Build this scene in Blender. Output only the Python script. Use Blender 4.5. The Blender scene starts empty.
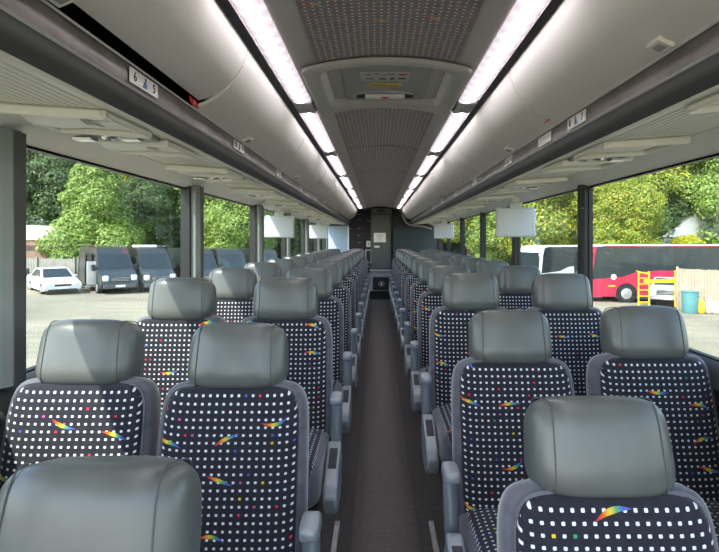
import bpy, math, random
import numpy as np
from mathutils import Vector, Matrix
random.seed(7)
PI = math.pi
S = bpy.context.scene
COL = S.collection

# ------------------------------------------------------------------ materials
class NT:
    def __init__(s, name):
        s.m = bpy.data.materials.new(name); s.m.use_nodes = True
        s.t = s.m.node_tree; s.n = s.t.nodes; s.l = s.t.links
        s.b = s.n['Principled BSDF']; s.out = s.n['Material Output']
    def node(s, typ, **kw):
        n = s.n.new(typ)
        for k, v in kw.items(): setattr(n, k, v)
        return n
    def put(s, sock, v):
        if isinstance(v, bpy.types.NodeSocket): s.l.new(v, sock)
        elif v is not None: sock.default_value = v
    def M(s, op, a, b=None, c=None):
        n = s.node('ShaderNodeMath', operation=op)
        s.put(n.inputs[0], a)
        if b is not None: s.put(n.inputs[1], b)
        if c is not None: s.put(n.inputs[2], c)
        return n.outputs[0]
    def mix(s, f, a, b, blend='MIX'):
        n = s.node('ShaderNodeMix', data_type='RGBA', blend_type=blend)
        s.put(n.inputs[0], f); s.put(n.inputs[6], a); s.put(n.inputs[7], b)
        return n.outputs[2]
    def ramp(s, f, stops, interp='LINEAR'):
        n = s.node('ShaderNodeValToRGB'); n.color_ramp.interpolation = interp
        e = n.color_ramp.elements
        while len(e) < len(stops): e.new(0.5)
        for i, (p, c) in enumerate(stops):
            e[i].position = p; e[i].color = (*c, 1) if len(c) == 3 else c
        s.put(n.inputs[0], f); return n.outputs[0]
    def noise(s, scale, detail=3, vec=None, rough=.55):
        n = s.node('ShaderNodeTexNoise'); n.inputs['Scale'].default_value = scale
        n.inputs['Detail'].default_value = detail; n.inputs['Roughness'].default_value = rough
        s.l.new(vec or s.obj(), n.inputs['Vector']); return n.outputs['Fac']
    def obj(s):
        if not hasattr(s, '_o'): s._o = s.node('ShaderNodeTexCoord').outputs['Object']
        return s._o
    def geo(s):
        if not hasattr(s, '_g'): s._g = s.node('ShaderNodeNewGeometry')
        return s._g
    def bump(s, h, strength=.3, dist=.01):
        n = s.node('ShaderNodeBump'); n.inputs['Strength'].default_value = strength
        n.inputs['Distance'].default_value = dist; s.l.new(h, n.inputs['Height'])
        s.l.new(n.outputs[0], s.b.inputs['Normal'])

def c4(c): return (*c, 1)
def mat(name, col, rough=.5, metal=0, var=.12, scale=6, bump=0, bscale=200, sheen=0, coat=0, spec=None):
    t = NT(name); b = t.b
    f = t.noise(scale)
    k0 = tuple(max(0, x*(1-var)) for x in col); k1 = tuple(min(1, x*(1+var)) for x in col)
    t.l.new(t.ramp(f, [(.3, k0), (.7, k1)]), b.inputs['Base Color'])
    b.inputs['Roughness'].default_value = rough; b.inputs['Metallic'].default_value = metal
    if sheen: b.inputs['Sheen Weight'].default_value = sheen; b.inputs['Sheen Roughness'].default_value = .4
    if coat: b.inputs['Coat Weight'].default_value = coat
    if spec is not None: b.inputs['Specular IOR Level'].default_value = spec
    if bump: t.bump(t.noise(bscale, 2), bump, .002)
    return t.m

def fabric(name, base, dot, cell=.0208, dsize=.185, sq=.15, sqp=.45, sqmix=1., colp=.045, sheen=.15, axis='zy'):
    t = NT(name)
    sep = t.node('ShaderNodeSeparateXYZ'); t.l.new(t.obj(), sep.inputs[0])
    u = sep.outputs[0]
    v = t.M('SUBTRACT', sep.outputs[2], sep.outputs[1])
    rnd = t.node('ShaderNodeObjectInfo').outputs['Random']
    pu = t.M('DIVIDE', u, cell); pv = t.M('DIVIDE', v, cell)
    fu = t.M('ABSOLUTE', t.M('SUBTRACT', t.M('FRACT', t.M('ADD', pu, 100.5)), .5))
    fv = t.M('ABSOLUTE', t.M('SUBTRACT', t.M('FRACT', t.M('ADD', pv, 100.5)), .5))
    # rounded square dot
    d = t.M('ADD', t.M('POWER', t.M('DIVIDE', fu, dsize), 4), t.M('POWER', t.M('DIVIDE', fv, dsize*.88), 4))
    dm = t.M('LESS_THAN', d, 1.0)
    def cellrand(pu_, pv_, seed):
        c = t.node('ShaderNodeCombineXYZ')
        t.l.new(t.M('FLOOR', t.M('ADD', pu_, 100.5)), c.inputs[0]); t.l.new(t.M('FLOOR', t.M('ADD', pv_, 100.5)), c.inputs[1])
        t.l.new(t.M('ADD', t.M('MULTIPLY', rnd, 37.0), seed), c.inputs[2])
        w = t.node('ShaderNodeTexWhiteNoise', noise_dimensions='3D'); t.l.new(c.outputs[0], w.inputs['Vector'])
        s2 = t.node('ShaderNodeSeparateColor'); t.l.new(w.outputs['Color'], s2.inputs[0])
        return w.outputs['Value'], s2.outputs[0], s2.outputs[1], s2.outputs[2]
    r0, r1, r2, r3 = cellrand(pu, pv, 1.3)
    iscol = t.M('LESS_THAN', r1, colp)
    hue = t.ramp(r2, [(0, (.75, .03, .06)), (.35, (.08, .10, .5)), (.55, (.8, .6, .02)), (.7, (.05, .35, .12)), (.82, (.6, .1, .35))], 'CONSTANT')
    dcol = t.mix(t.M('MULTIPLY', iscol, sqmix), c4(dot), hue)
    wear = t.ramp(t.noise(60, 2), [(.35, tuple(x*.75 for x in base)), (.7, tuple(min(1, x*1.3) for x in base))])
    col = t.mix(dm, wear, dcol)
    # rainbow strokes
    qu = t.M('DIVIDE', u, sq); qv = t.M('DIVIDE', v, sq*.8)
    a0, a1, a2, a3 = cellrand(qu, qv, 7.7)
    lx = t.M('SUBTRACT', t.M('SUBTRACT', t.M('FRACT', t.M('ADD', qu, 100.5)), .5), t.M('MULTIPLY', t.M('SUBTRACT', a1, .5), .42))
    ly = t.M('SUBTRACT', t.M('SUBTRACT', t.M('FRACT', t.M('ADD', qv, 100.5)), .5), t.M('MULTIPLY', t.M('SUBTRACT', a2, .5), .5))
    ang = t.M('MULTIPLY', t.M('SUBTRACT', a3, .5), 1.1)
    ca, sa = t.M('COSINE', ang), t.M('SINE', ang)
    rx = t.M('ADD', t.M('MULTIPLY', lx, ca), t.M('MULTIPLY', ly, sa))
    ry = t.M('SUBTRACT', t.M('MULTIPLY', ly, ca), t.M('MULTIPLY', lx, sa))
    bend = t.M('MULTIPLY', t.M('SUBTRACT', a2, .5), 3.2)
    yy = t.M('ABSOLUTE', t.M('SUBTRACT', ry, t.M('MULTIPLY', bend, t.M('MULTIPLY', rx, rx))))
    L = .27
    tt = t.M('DIVIDE', t.M('ABSOLUTE', rx), L)
    wdt = t.M('MULTIPLY', t.M('SUBTRACT', 1.0, t.M('MULTIPLY', tt, tt)), .042)
    m = t.M('MULTIPLY', t.M('LESS_THAN', yy, wdt), t.M('LESS_THAN', a0, sqp))
    along = t.M('ADD', t.M('DIVIDE', rx, 2*L), .5)
    rb = t.ramp(along, [(0, (.5, .02, .03)), (.25, (.75, .10, .02)), (.45, (.85, .6, .03)), (.62, (.1, .4, .15)), (.8, (.06, .12, .55)), (1, (.2, .12, .4))])
    col = t.mix(t.M('MULTIPLY', m, sqmix), col, rb)
    t.l.new(col, t.b.inputs['Base Color'])
    t.b.inputs['Roughness'].default_value = .9
    t.b.inputs['Sheen Weight'].default_value = sheen
    t.bump(t.noise(500, 2), .25, .002)
    return t.m

M = {}
M['dots'] = fabric('dotted_velour', (.013, .013, .022), (.80, .80, .82))
M['ceil_dots'] = fabric('ceiling_fabric', (.21, .175, .185), (.68, .66, .67), cell=.024, dsize=.17, sq=.20, sqp=.35, sqmix=.55, colp=.03, sheen=.1)
M['wall_dots'] = fabric('bulkhead_fabric', (.022, .020, .026), (.25, .25, .27), cell=.03, dsize=.12, sq=.22, sqp=.5, sqmix=.7, colp=.05)
M['velour'] = mat('grey_velour', (.115, .115, .135), .85, var=.25, scale=25, bump=.2, bscale=350, sheen=.7)
M['leather'] = mat('grey_green_leather', (.112, .118, .110), .30, var=.10, scale=9, bump=.04, bscale=260)
M['seam'] = mat('dark_thread', (.085, .092, .088), .7)
M['arm'] = mat('armrest_plastic', (.155, .178, .19), .38, var=.06)
M['arm_dark'] = mat('dark_inlay', (.035, .035, .04), .5)
M['console'] = mat('console_silver', (.33, .36, .375), .34, var=.05, metal=.25)
M['black'] = mat('black_plastic', (.014, .014, .015), .5)
M['floor'] = mat('rubber_floor', (.075, .070, .065), .62, var=.3, scale=40, bump=.15, bscale=300)
M['aisle_light'] = mat('painted_aisle_light', (.105, .097, .088), .58, var=.22, scale=55, bump=.15, bscale=300)  # floor rubber again, with the aisle's brighter light put into the colour
M['bin'] = mat('bin_cream', (.76, .74, .69), .42, var=.03, scale=2)
M['cream'] = mat('trim_cream', (.82, .81, .74), .5, var=.03, scale=3)
M['cove'] = mat('cove_grey', (.74, .73, .70), .7, var=.03, scale=3)
M['lip'] = mat('satin_lip', (.72, .71, .68), .35, metal=.2)
M['rail'] = mat('rail_dark_grey', (.075, .074, .076), .45, var=.06)
M['rail_metal'] = mat('brushed_channel', (.22, .20, .185), .32, metal=.75, var=.2, scale=14)
M['chrome'] = mat('bright_metal', (.75, .74, .72), .25, metal=.9, var=.05)
M['greyceil'] = mat('ceiling_grey', (.46, .44, .42), .6, var=.04)
M['hatch'] = mat('hatch_grey', (.47, .46, .44), .45, var=.04)
M['hatchlid'] = mat('hatch_lid_grey', (.33, .33, .32), .5, var=.05)
M['pillar'] = mat('pillar_grey', (.20, .225, .215), .35, var=.08)
M['sidewall'] = mat('side_wall_dark', (.040, .043, .045), .65, var=.1)
M['monitor'] = mat('monitor_shell', (.52, .55, .57), .5, var=.03)
M['panel'] = mat('closet_panel', (.075, .085, .078), .5, var=.1)
M['teal'] = mat('dark_teal_wall', (.018, .034, .036), .6, var=.15)
M['bluewall'] = mat('pale_blue_panel', (.34, .46, .56), .6, var=.06)
M['white'] = mat('white_paint', (.78, .78, .77), .4, var=.03)
M['paper'] = mat('sign_white', (.80, .80, .78), .6, var=.03)
M['ink'] = mat('ink_black', (.02, .02, .022), .6)
M['red'] = mat('tag_red', (.55, .02, .03), .5)
M['yellow'] = mat('label_yellow', (.75, .50, .04), .5)
M['blueink'] = mat('pictogram_blue', (.04, .14, .32), .5)
M['lot'] = mat('pale_lot', (.27, .24, .165), .95, var=.22, scale=.35, bump=.3, bscale=6)
M['carwhite'] = mat('car_white', (.75, .75, .73), .25, coat=.5, var=.02)
M['vanpaint'] = mat('van_charcoal', (.030, .034, .034), .28, coat=.3, var=.05)
M['redpaint'] = mat('coach_red', (.50, .022, .06), .3, coat=.5, var=.05)
M['carglass'] = mat('car_glass', (.025, .035, .038), .08, var=.1)
M['tyre'] = mat('tyre', (.02, .02, .02), .85)
M['hub'] = mat('hub_metal', (.55, .55, .54), .35, metal=.6)
M['lamp'] = mat('headlamp', (.80, .82, .82), .15)
M['fencegrey'] = mat('fence_weathered', (.30, .285, .235), .85, var=.2, scale=2)
M['fencetan'] = mat('fence_tan', (.40, .335, .235), .85, var=.18, scale=2)
M['brick'] = mat('brown_siding', (.27, .16, .115), .85, var=.2, scale=2)
M['roofcream'] = mat('cream_roof', (.60, .54, .43), .7, var=.06)
M['scaffold'] = mat('scaffold_yellow', (.80, .52, .015), .45, var=.08)
M['tealplastic'] = mat('teal_plastic', (.10, .27, .27), .5, var=.08)
M['sack'] = mat('white_sack', (.50, .49, .45), .8, var=.15, scale=4)
M['bark'] = mat('bark', (.09, .065, .045), .9, var=.3)
M['hill'] = mat('hill_scrub', (.05, .075, .025), .95, var=.5, scale=.6)
M['wire'] = mat('cable_black', (.05, .05, .05), .7)

def glass_mat(name, tint, refl):
    t = NT(name); t.n.remove(t.b)
    tr = t.node('ShaderNodeBsdfTransparent'); tr.inputs[0].default_value = (*tint, 1)
    gl = t.node('ShaderNodeBsdfGlossy'); gl.inputs['Roughness'].default_value = .02
    fr = t.node('ShaderNodeFresnel'); fr.inputs[0].default_value = 1.45
    mx = t.node('ShaderNodeMixShader')
    t.l.new(t.M('MULTIPLY', fr.outputs[0], refl), mx.inputs[0]); t.l.new(tr.outputs[0], mx.inputs[1]); t.l.new(gl.outputs[0], mx.inputs[2])
    t.l.new(mx.outputs[0], t.out.inputs[0]); return t.m
M['glass'] = glass_mat('window_glass', (.92, .95, .93), .16)

def led_mat():
    t = NT('led_diffuser'); b = t.b
    sep = t.node('ShaderNodeSeparateXYZ'); t.l.new(t.obj(), sep.inputs[0])
    w = t.M('SINE', t.M('MULTIPLY', sep.outputs[1], 2*PI/.085))
    d = t.M('ABSOLUTE', t.M('ADD', sep.outputs[0], t.M('MULTIPLY', w, .010)))
    core = t.ramp(t.M('DIVIDE', d, .05), [(.10, (1, 1, 1)), (.26, (.28, .26, .28)), (.48, (.045, .042, .045)), (.9, (.030, .027, .030))])
    b.inputs['Base Color'].default_value = (.8, .8, .8, 1)
    t.l.new(t.mix(1.0, core, (1, .93, .98, 1), 'MULTIPLY'), b.inputs['Emission Color'])
    b.inputs['Emission Strength'].default_value = LED
    return t.m
LED = 13.0
M['led'] = led_mat()

def leaf_mat(name, stops):
    t = NT(name)
    t.l.new(t.ramp(t.geo().outputs['Random Per Island'], stops), t.b.inputs['Base Color'])
    t.b.inputs['Roughness'].default_value = .55
    t.b.inputs['Transmission Weight'].default_value = 0
    # thin leaf: some light passes through
    tl = t.node('ShaderNodeBsdfTranslucent'); t.l.new(t.ramp(t.geo().outputs['Random Per Island'], stops), tl.inputs[0])
    mx = t.node('ShaderNodeMixShader'); mx.inputs[0].default_value = .35
    t.l.new(t.b.outputs[0], mx.inputs[1]); t.l.new(tl.outputs[0], mx.inputs[2]); t.l.new(mx.outputs[0], t.out.inputs[0])
    return t.m
M['leaf_green'] = leaf_mat('leaf_light_green', [(0, (.12, .22, .035)), (.5, (.25, .38, .07)), (1, (.46, .54, .15))])
M['leaf_dark'] = leaf_mat('leaf_dark_green', [(0, (.04, .08, .025)), (.6, (.09, .16, .05)), (1, (.18, .26, .08))])
M['leaf_yellow'] = leaf_mat('leaf_yellow', [(0, (.26, .30, .02)), (.5, (.52, .50, .04)), (1, (.76, .66, .08))])
M['leaf_mix'] = leaf_mat('leaf_mixed_autumn', [(0, (.11, .20, .035)), (.45, (.28, .40, .06)), (.8, (.54, .54, .07)), (1, (.62, .42, .07))])

# ------------------------------------------------------------------ mesh builder
class MB:
    def __init__(s): s.v = []; s.f = []; s.sm = []
    def add(s, vs, fs, smooth=False):
        o = len(s.v); s.v += [tuple(v) for v in vs]
        s.f += [tuple(i+o for i in f) for f in fs]; s.sm += [smooth]*len(fs); return s
    def box(s, x0, x1, y0, y1, z0, z1, r=0.0, rot=None, piv=None):
        if r <= 0:
            vs = [(x, y, z) for z in (z0, z1) for y in (y0, y1) for x in (x0, x1)]
            fs = [(0, 2, 3, 1), (4, 5, 7, 6), (0, 1, 5, 4), (2, 6, 7, 3), (0, 4, 6, 2), (1, 3, 7, 5)]
        else:
            r = min(r, (x1-x0)*.49, (y1-y0)*.49, (z1-z0)*.49)
            vs = []; idx = {}
            X = (x0, x1); Y = (y0, y1); Z = (z0, z1)
            for i in (0, 1):
                for j in (0, 1):
                    for k in (0, 1):
                        dx = r*(1-2*i); dy = r*(1-2*j); dz = r*(1-2*k)
                        idx[i, j, k, 0] = len(vs); vs.append((X[i], Y[j]+dy, Z[k]+dz))
                        idx[i, j, k, 1] = len(vs); vs.append((X[i]+dx, Y[j], Z[k]+dz))
                        idx[i, j, k, 2] = len(vs); vs.append((X[i]+dx, Y[j]+dy, Z[k]))
            fs = []
            I = lambda *a: idx[a]
            for i in (0, 1): fs.append((I(i,0,0,0), I(i,1,0,0), I(i,1,1,0), I(i,0,1,0)))
            for j in (0, 1): fs.append((I(0,j,0,1), I(1,j,0,1), I(1,j,1,1), I(0,j,1,1)))
            for k in (0, 1): fs.append((I(0,0,k,2), I(1,0,k,2), I(1,1,k,2), I(0,1,k,2)))
            for i in (0, 1):
                for j in (0, 1): fs.append((I(i,j,0,0), I(i,j,1,0), I(i,j,1,1), I(i,j,0,1)))
            for i in (0, 1):
                for k in (0, 1): fs.append((I(i,0,k,0), I(i,1,k,0), I(i,1,k,2), I(i,0,k,2)))
            for j in (0, 1):
                for k in (0, 1): fs.append((I(0,j,k,1), I(1,j,k,1), I(1,j,k,2), I(0,j,k,2)))
            for i in (0, 1):
                for j in (0, 1):
                    for k in (0, 1): fs.append((I(i,j,k,0), I(i,j,k,1), I(i,j,k,2)))
        if rot is not None:
            p = Vector(piv) if piv else Vector(((x0+x1)/2, (y0+y1)/2, (z0+z1)/2))
            vs = [tuple(rot @ (Vector(v)-p) + p) for v in vs]
        return s.add(vs, fs, False)
    def sell(s, c, h, exz=.3, ey=.4, nu=36, nv=14, taper=0, bow=0, axis='y'):
        """superellipsoid, poles along y. c centre, h half sizes"""
        def sp(w, e): return math.copysign(abs(w)**e, w)
        vs = []; 
        for j in range(nv+1):
            ph = -PI/2 + PI*j/nv
            cy, sy = sp(math.cos(ph), ey) if 0 < j < nv else 0., sp(math.sin(ph), ey)
            for i in range(nu):
                th = 2*PI*(i+.5)/nu
                x = cy*sp(math.cos(th), exz); z = cy*sp(math.sin(th), exz); y = sy
                k = 1 - taper*(z*.5+.5)
                X, Y, Z = x*h[0]*k, y*h[1]+bow*(x*x), z*h[2]
                if axis == 'z': X, Y, Z = x*h[0], z*h[1]*(1), y*h[2]
                if axis == 'x': X, Y, Z = y*h[0], x*h[1], z*h[2]
                vs.append((c[0]+X, c[1]+Y, c[2]+Z))
        fs = []
        for j in range(nv):
            for i in range(nu):
                a = j*nu+i; b = j*nu+(i+1) % nu
                if j == 0: fs.append((a, b+nu, a+nu)) if True else None
                elif j == nv-1: fs.append((a, b, a+nu))
                else: fs.append((a, b, b+nu, a+nu))
        return s.add(vs, fs, True)
    def tube(s, pts, r, n=10, closed=False, caps=True, smooth=True):
        P = [Vector(p) for p in pts]; m = len(P); R = r if isinstance(r, (list, tuple)) else [r]*m
        vs = []; up = None
        for i in range(m):
            a = P[i-1] if (i > 0 or closed) else P[i]; b = P[(i+1) % m] if (i < m-1 or closed) else P[i]
            t = (b-a).normalized() if (b-a).length > 1e-9 else Vector((0, 0, 1))
            if up is None: up = Vector((0, 0, 1)) if abs(t.z) < .9 else Vector((1, 0, 0))
            u = (up - t*up.dot(t)).normalized(); w = t.cross(u); up = u
            for k in range(n):
                q = 2*PI*k/n; vs.append(P[i] + (u*math.cos(q)+w*math.sin(q))*R[i])
        fs = []
        for i in range(m if closed else m-1):
            for k in range(n):
                a = i*n+k; b = i*n+(k+1) % n; c = ((i+1) % m)*n+(k+1) % n; d = ((i+1) % m)*n+k
                fs.append((a, b, c, d))
        s.add(vs, fs, smooth)
        if caps and not closed:
            o = len(s.v)-len(vs)
            s.f.append(tuple(o+k for k in reversed(range(n)))); s.sm.append(False)
            s.f.append(tuple(o+(m-1)*n+k for k in range(n))); s.sm.append(False)
        return s
    def prism(s, poly, x0, x1, axis='x', hw=None, smooth=False):
        """poly = list of 2D points; extruded along axis"""
        n = len(poly); vs = []
        for e, x in ((0, x0), (1, x1)):
            for p, q in poly:
                xx = x*hw(q) if hw else x
                vs.append({'x': (xx, p, q), 'y': (p, xx, q), 'z': (p, q, xx)}[axis])
        s.add(vs, [(i, (i+1) % n, n+(i+1) % n, n+i) for i in range(n)], smooth)
        o = len(s.v)-2*n
        s.f.append(tuple(o+i for i in reversed(range(n)))); s.sm.append(False)
        s.f.append(tuple(o+n+i for i in range(n))); s.sm.append(False)
        return s
    def strip(s, line, thick, y0, y1, smooth=True, ny=1):
        """open profile (x,z) given thickness, extruded along y"""
        n = len(line); L = [Vector(p) for p in line]; nr = []
        for i in range(n):
            a = L[max(i-1, 0)]; b = L[min(i+1, n-1)]; t = (b-a).normalized(); nr.append(Vector((-t.y, t.x)))
        ring = [L[i] for i in range(n)] + [L[i]+nr[i]*thick for i in reversed(range(n))]
        m = len(ring); vs = []
        for k in range(ny+1):
            y = y0+(y1-y0)*k/ny
            vs += [(p.x, y, p.y) for p in ring]
        fs = [(k*m+i, k*m+(i+1) % m, (k+1)*m+(i+1) % m, (k+1)*m+i) for k in range(ny) for i in range(m)]
        s.add(vs, fs, smooth); o = len(s.v)-len(vs)
        s.f.append(tuple(o+i for i in reversed(range(m)))); s.sm.append(False)
        s.f.append(tuple(o+ny*m+i for i in range(m))); s.sm.append(False)
        return s
    def cyl(s, a, b, r, n=20, r2=None): return s.tube([a, b], [r, r2 if r2 is not None else r], n)
    def build(s, name, m, parent=None, loc=None, origin=None):
        me = bpy.data.meshes.new(name)
        vs = s.v
        if origin: vs = [(v[0]-origin[0], v[1]-origin[1], v[2]-origin[2]) for v in vs]
        me.from_pydata(vs, [], s.f)
        me.polygons.foreach_set('use_smooth', s.sm)
        me.update(); me.validate()
        import bmesh
        bm = bmesh.new(); bm.from_mesh(me); bmesh.ops.remove_doubles(bm, verts=bm.verts, dist=1e-6)
        bmesh.ops.recalc_face_normals(bm, faces=bm.faces); bm.to_mesh(me); bm.free()
        if any(s.sm): me.set_sharp_from_angle(angle=math.radians(50))
        me.materials.append(M[m] if isinstance(m, str) else m)
        o = bpy.data.objects.new(name, me); COL.objects.link(o)
        if parent: o.parent = parent
        if origin: o.location = origin
        if loc: o.location = loc
        return o

def tag(o, label=None, cat=None, group=None, kind=None):
    if label: o['label'] = label
    if cat: o['category'] = cat
    if group: o['group'] = group
    if kind: o['kind'] = kind
    return o
def thing(name, label, cat, loc=(0, 0, 0), rz=0, group=None):
    o = bpy.data.objects.new(name, None); COL.objects.link(o); o.empty_display_size = .1
    o.location = loc; o.rotation_euler = (0, 0, rz); return tag(o, label, cat, group)
def struct(o): o['kind'] = 'structure'; return o
KIDS = {}
def copy_tree(o, parent=None, lab=None):
    c = o.copy(); COL.objects.link(c)
    c.parent = parent
    for ch in kids(o): copy_tree(ch, c)
    if lab: c['label'] = lab
    return c
def kids(o): return [x for x in COL.objects if x.parent == o]
def text_mesh(txt, size, name, m, parent, loc, rot, depth=.0006):
    cu = bpy.data.curves.new(name, 'FONT'); cu.body = txt; cu.size = size; cu.extrude = depth; cu.align_x = 'CENTER'; cu.align_y = 'CENTER'
    tmp = bpy.data.objects.new(name, cu); COL.objects.link(tmp)
    bpy.context.view_layer.update()
    me = bpy.data.meshes.new_from_object(tmp.evaluated_get(bpy.context.evaluated_depsgraph_get()))
    bpy.data.objects.remove(tmp)
    me.materials.clear(); me.materials.append(M[m])
    o = bpy.data.objects.new(name, me); COL.objects.link(o); o.parent = parent; o.location = loc; o.rotation_euler = rot
    return o
ORD = ['first', 'second', 'third', 'fourth', 'fifth', 'sixth', 'seventh', 'eighth', 'ninth', 'tenth', 'eleventh', 'twelfth', 'thirteenth', 'fourteenth']

# ------------------------------------------------------------------ camera
CX, CZ, F = -.035, 1.33, 520.
cam = bpy.data.cameras.new('camera'); cam.lens = F/719*36; cam.sensor_width = 36; cam.sensor_fit = 'HORIZONTAL'
cam.shift_x = -(378-359.5)/719; cam.shift_y = (240-276)/719; cam.clip_start = .05; cam.clip_end = 500
co = bpy.data.objects.new('camera', cam); COL.objects.link(co); co.location = (CX, 0, CZ); co.rotation_euler = (PI/2, 0, 0)
S.camera = co
def at(px, py, Y): return (CX+(px-378)*Y/F, Y, CZ-(py-240)*Y/F)

# ------------------------------------------------------------------ the coach shell
Y0, Y1, W = -1.35, 12.0, 1.22
PITCH = 1.46
struct(MB().box(-1.32, 1.32, Y0, Y1+.6, -.08, 0).build('floor', 'floor'))
struct(MB().box(-.155, .145, Y0, Y1-.5, -.001, .004, .001).build('trim_1', 'aisle_light'))  # paler strip painting the lighter middle that illumination gives the aisle floor
# ceiling: an arched skin with plain side bands and patterned fabric panels
def arch(x): return 2.035 + .055*(1-(x/.37)**2)
def ceil_strip(xa, xb, y0, y1, off, n=10, th=.012):
    return MB().strip([(xa+(xb-xa)*i/n, arch(xa+(xb-xa)*i/n)-off) for i in range(n+1)], th, y0, y1)
struct(ceil_strip(-.375, .375, Y0, Y1+.3, 0).build('ceiling', 'greyceil'))
n = 2
for y0, y1 in ((Y0, .68), (.685, 2.115), (2.87, 4.14), (4.155, 5.59), (5.605, 7.04), (7.055, 8.5), (8.515, 9.95), (9.965, 11.4)):
    struct(ceil_strip(-.285, .285, y0, y1, .006, th=.006).build('trim_%d' % n, 'ceil_dots')); n += 1
struct(MB().box(-1.33, 1.33, Y0, Y1+.3, 2.16, 2.2).build('roof', 'greyceil')); 
bpy.data.objects['roof'].name = 'ceiling_outer'
# troffers that carry the strip lights
for sx, side in ((-1, 'left'), (1, 'right')):
    a, b = .368, .478
    m = MB().strip([(sx*a, 2.037), (sx*(a+.004), 2.045), (sx*(b-.004), 2.045), (sx*b, 2.026)], .006 if sx < 0 else -.006, Y0, Y1)
    struct(m.build('trim_%d' % n, 'greyceil')); n += 1
    g = MB().strip([(sx*.466, 2.022), (sx*.474, 2.017), (sx*.486, 2.010), (sx*.500, 2.022)], .006, Y0, Y1-.05)
    struct(g.build('trim_%d' % n, 'black')); n += 1

# strip lights
yb = [-1.30, -1.28, -.15, 1.28, 2.72, 4.16, 5.60, 7.04, 8.50, 9.96, 11.4]
for sx, side in ((-1, 'left'), (1, 'right')):
    k = 0
    for i in range(len(yb)-1):
        y0, y1 = yb[i]+.10, yb[i+1]-.10
        if i < 1: continue
        cx = sx*.417; yc = (y0+y1)/2
        t = thing('strip_light', 'glowing white LED ceiling strip along the %s bins, %s' % (side, 'the nearest one over the first seats' if k < 1 else ORD[k]+' strip back from the camera'), 'ceiling light', (cx, yc, 2.02), 0, 'LED strips along the %s side' % side)
        h = (y1-y0)/2
        MB().strip([(-.046, .008), (-.03, .0015), (0, 0), (.03, .0015), (.046, .008)], .004, -h, h).build('diffuser', 'led', t)
        e = MB()
        for yy in (-h-.035, h): e.box(-.05, .05, yy, yy+.035, .001, .012, .002)
        for q, yy in enumerate((-h-.099, h+.001)): MB().box(-.048, .048, yy, yy+.098, -.003, .024, .002).build('end_cap', 'greyceil', t)
        k += 1

# roof hatch
hy0, hy1 = 2.12, 2.86
t = thing('roof_hatch', 'grey emergency roof hatch with white pull bar and yellow label in the ceiling', 'hatch', (0, (hy0+hy1)/2, 2.05))
def hatch_ring():
    """rounded frame: outer flange to recess edge to recess walls"""
    def rr(hx, hy, r, z, cyy=0, n=8):
        pts = []
        for cx, cy, a0 in ((hx-r, hy-r, 0), (-hx+r, hy-r, PI/2), (-hx+r, -hy+r, PI), (hx-r, -hy+r, 1.5*PI)):
            for i in range(n+1+8):
                a = a0+PI/2*min(i, n)/n; x = cx+r*math.cos(a); y = cy+r*math.sin(a)+cyy
                pts.append((x, y))
        out = []
        P4 = [pts[k*(n+9):(k+1)*(n+9)] for k in range(4)]
        for k in range(4):
            c = P4[k][:n+1]; nx = P4[(k+1) % 4][0]
            out += c + [(c[-1][0]+(nx[0]-c[-1][0])*j/9, c[-1][1]+(nx[1]-c[-1][1])*j/9) for j in range(1, 9)]
        pts = [(x, y, z+.05*(1-(x/.37)**2)-.03) for x, y in out]
        return pts
    H = (hy1-hy0)/2
    rings = [rr(.352, H, .03, .006), rr(.352, H, .03, -.010), rr(.340, H-.012, .03, -.018), rr(.285, H-.075, .07, -.016, -.035), rr(.275, H-.083, .065, -.008, -.035), rr(.245, H-.105, .05, .042, -.035), rr(.225, H-.115, .04, .046, -.035)]
    n = len(rings[0]); vs = sum(rings, []); fs = []
    for k in range(len(rings)-1):
        for i in range(n): fs.append((k*n+i, k*n+(i+1) % n, (k+1)*n+(i+1) % n, (k+1)*n+i))
    m = MB(); m.add(vs, fs, True); return m
hatch_ring().build('frame', 'hatch', t)
H = (hy1-hy0)/2
MB().strip([(-.235+.047*i, .083-.02*((i-5)/5)**2) for i in range(11)], .01, -H+.13, H-.13).build('lid', 'hatchlid', t)
# slanted inner lid panel facing the camera, with instruction sheet and label
lid = MB().box(-.195, .195, -.0, .012, -.0, .0, 0)
rot = Matrix.Rotation(math.radians(0), 3, 'X')
MB().box(-.20, .20, -.33, .23, .012, .030, .008).build('inner_panel', 'hatchlid', t)
sh = MB().box(-.115, .105, -.225, -.105, .0095, .0120).build('instruction_sheet', 'greyceil', t)
ms = MB()
for (x, y, w, h) in ((-.095, -.13, .03, .010), (-.05, -.138, .02, .008), (-.02, -.125, .022, .006), (.01, -.138, .03, .008), (-.09, -.075, .035, .012), (-.03, -.075, .03, .016), (.02, -.08, .02, .022), (.055, -.075, .035, .012)):
    MB().box(x, x+w, y-.07, y+h-.07, .0083, .0094).build('pictogram', 'ink', sh)
MB().sell((.075, -.198, .009), (.022, .011, .0012), .9, .9, 20, 8, axis='z').build('pictogram', 'red', sh)
yl = MB().box(-.075, .075, -.060, -.020, .0095, .0120, .0005).build('warning_label', 'yellow', t)
for i in range(9): MB().box(-.065+i*.0145, -.055+i*.0145, -.045, -.035, .0086, .0094).build('lettering', 'ink', yl)
hd = MB().box(-.10, .10, .10, .14, -.008, .012, .006).build('pull_bar', 'white', t)
for sx in (-1, 1): MB().box(sx*.12-.022, sx*.12+.022, .105, .136, -.006, .011, .004).build('bar_end', 'black', hd)
MB().prism([(-.022, .098), (.022, .098), (.0, .128)], -.0105, -.0075, 'z').build('arrow_mark', 'red', hd)
hp = [(-.16, .14, .010)]+[(-.16+.032*i, .115-.055*math.sin(PI*i/10), .010) for i in range(1, 10)]+[(.16, .14, .010)]
MB().tube(hp, .006, 8).build('bar_surround', 'hatch', t)

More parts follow.
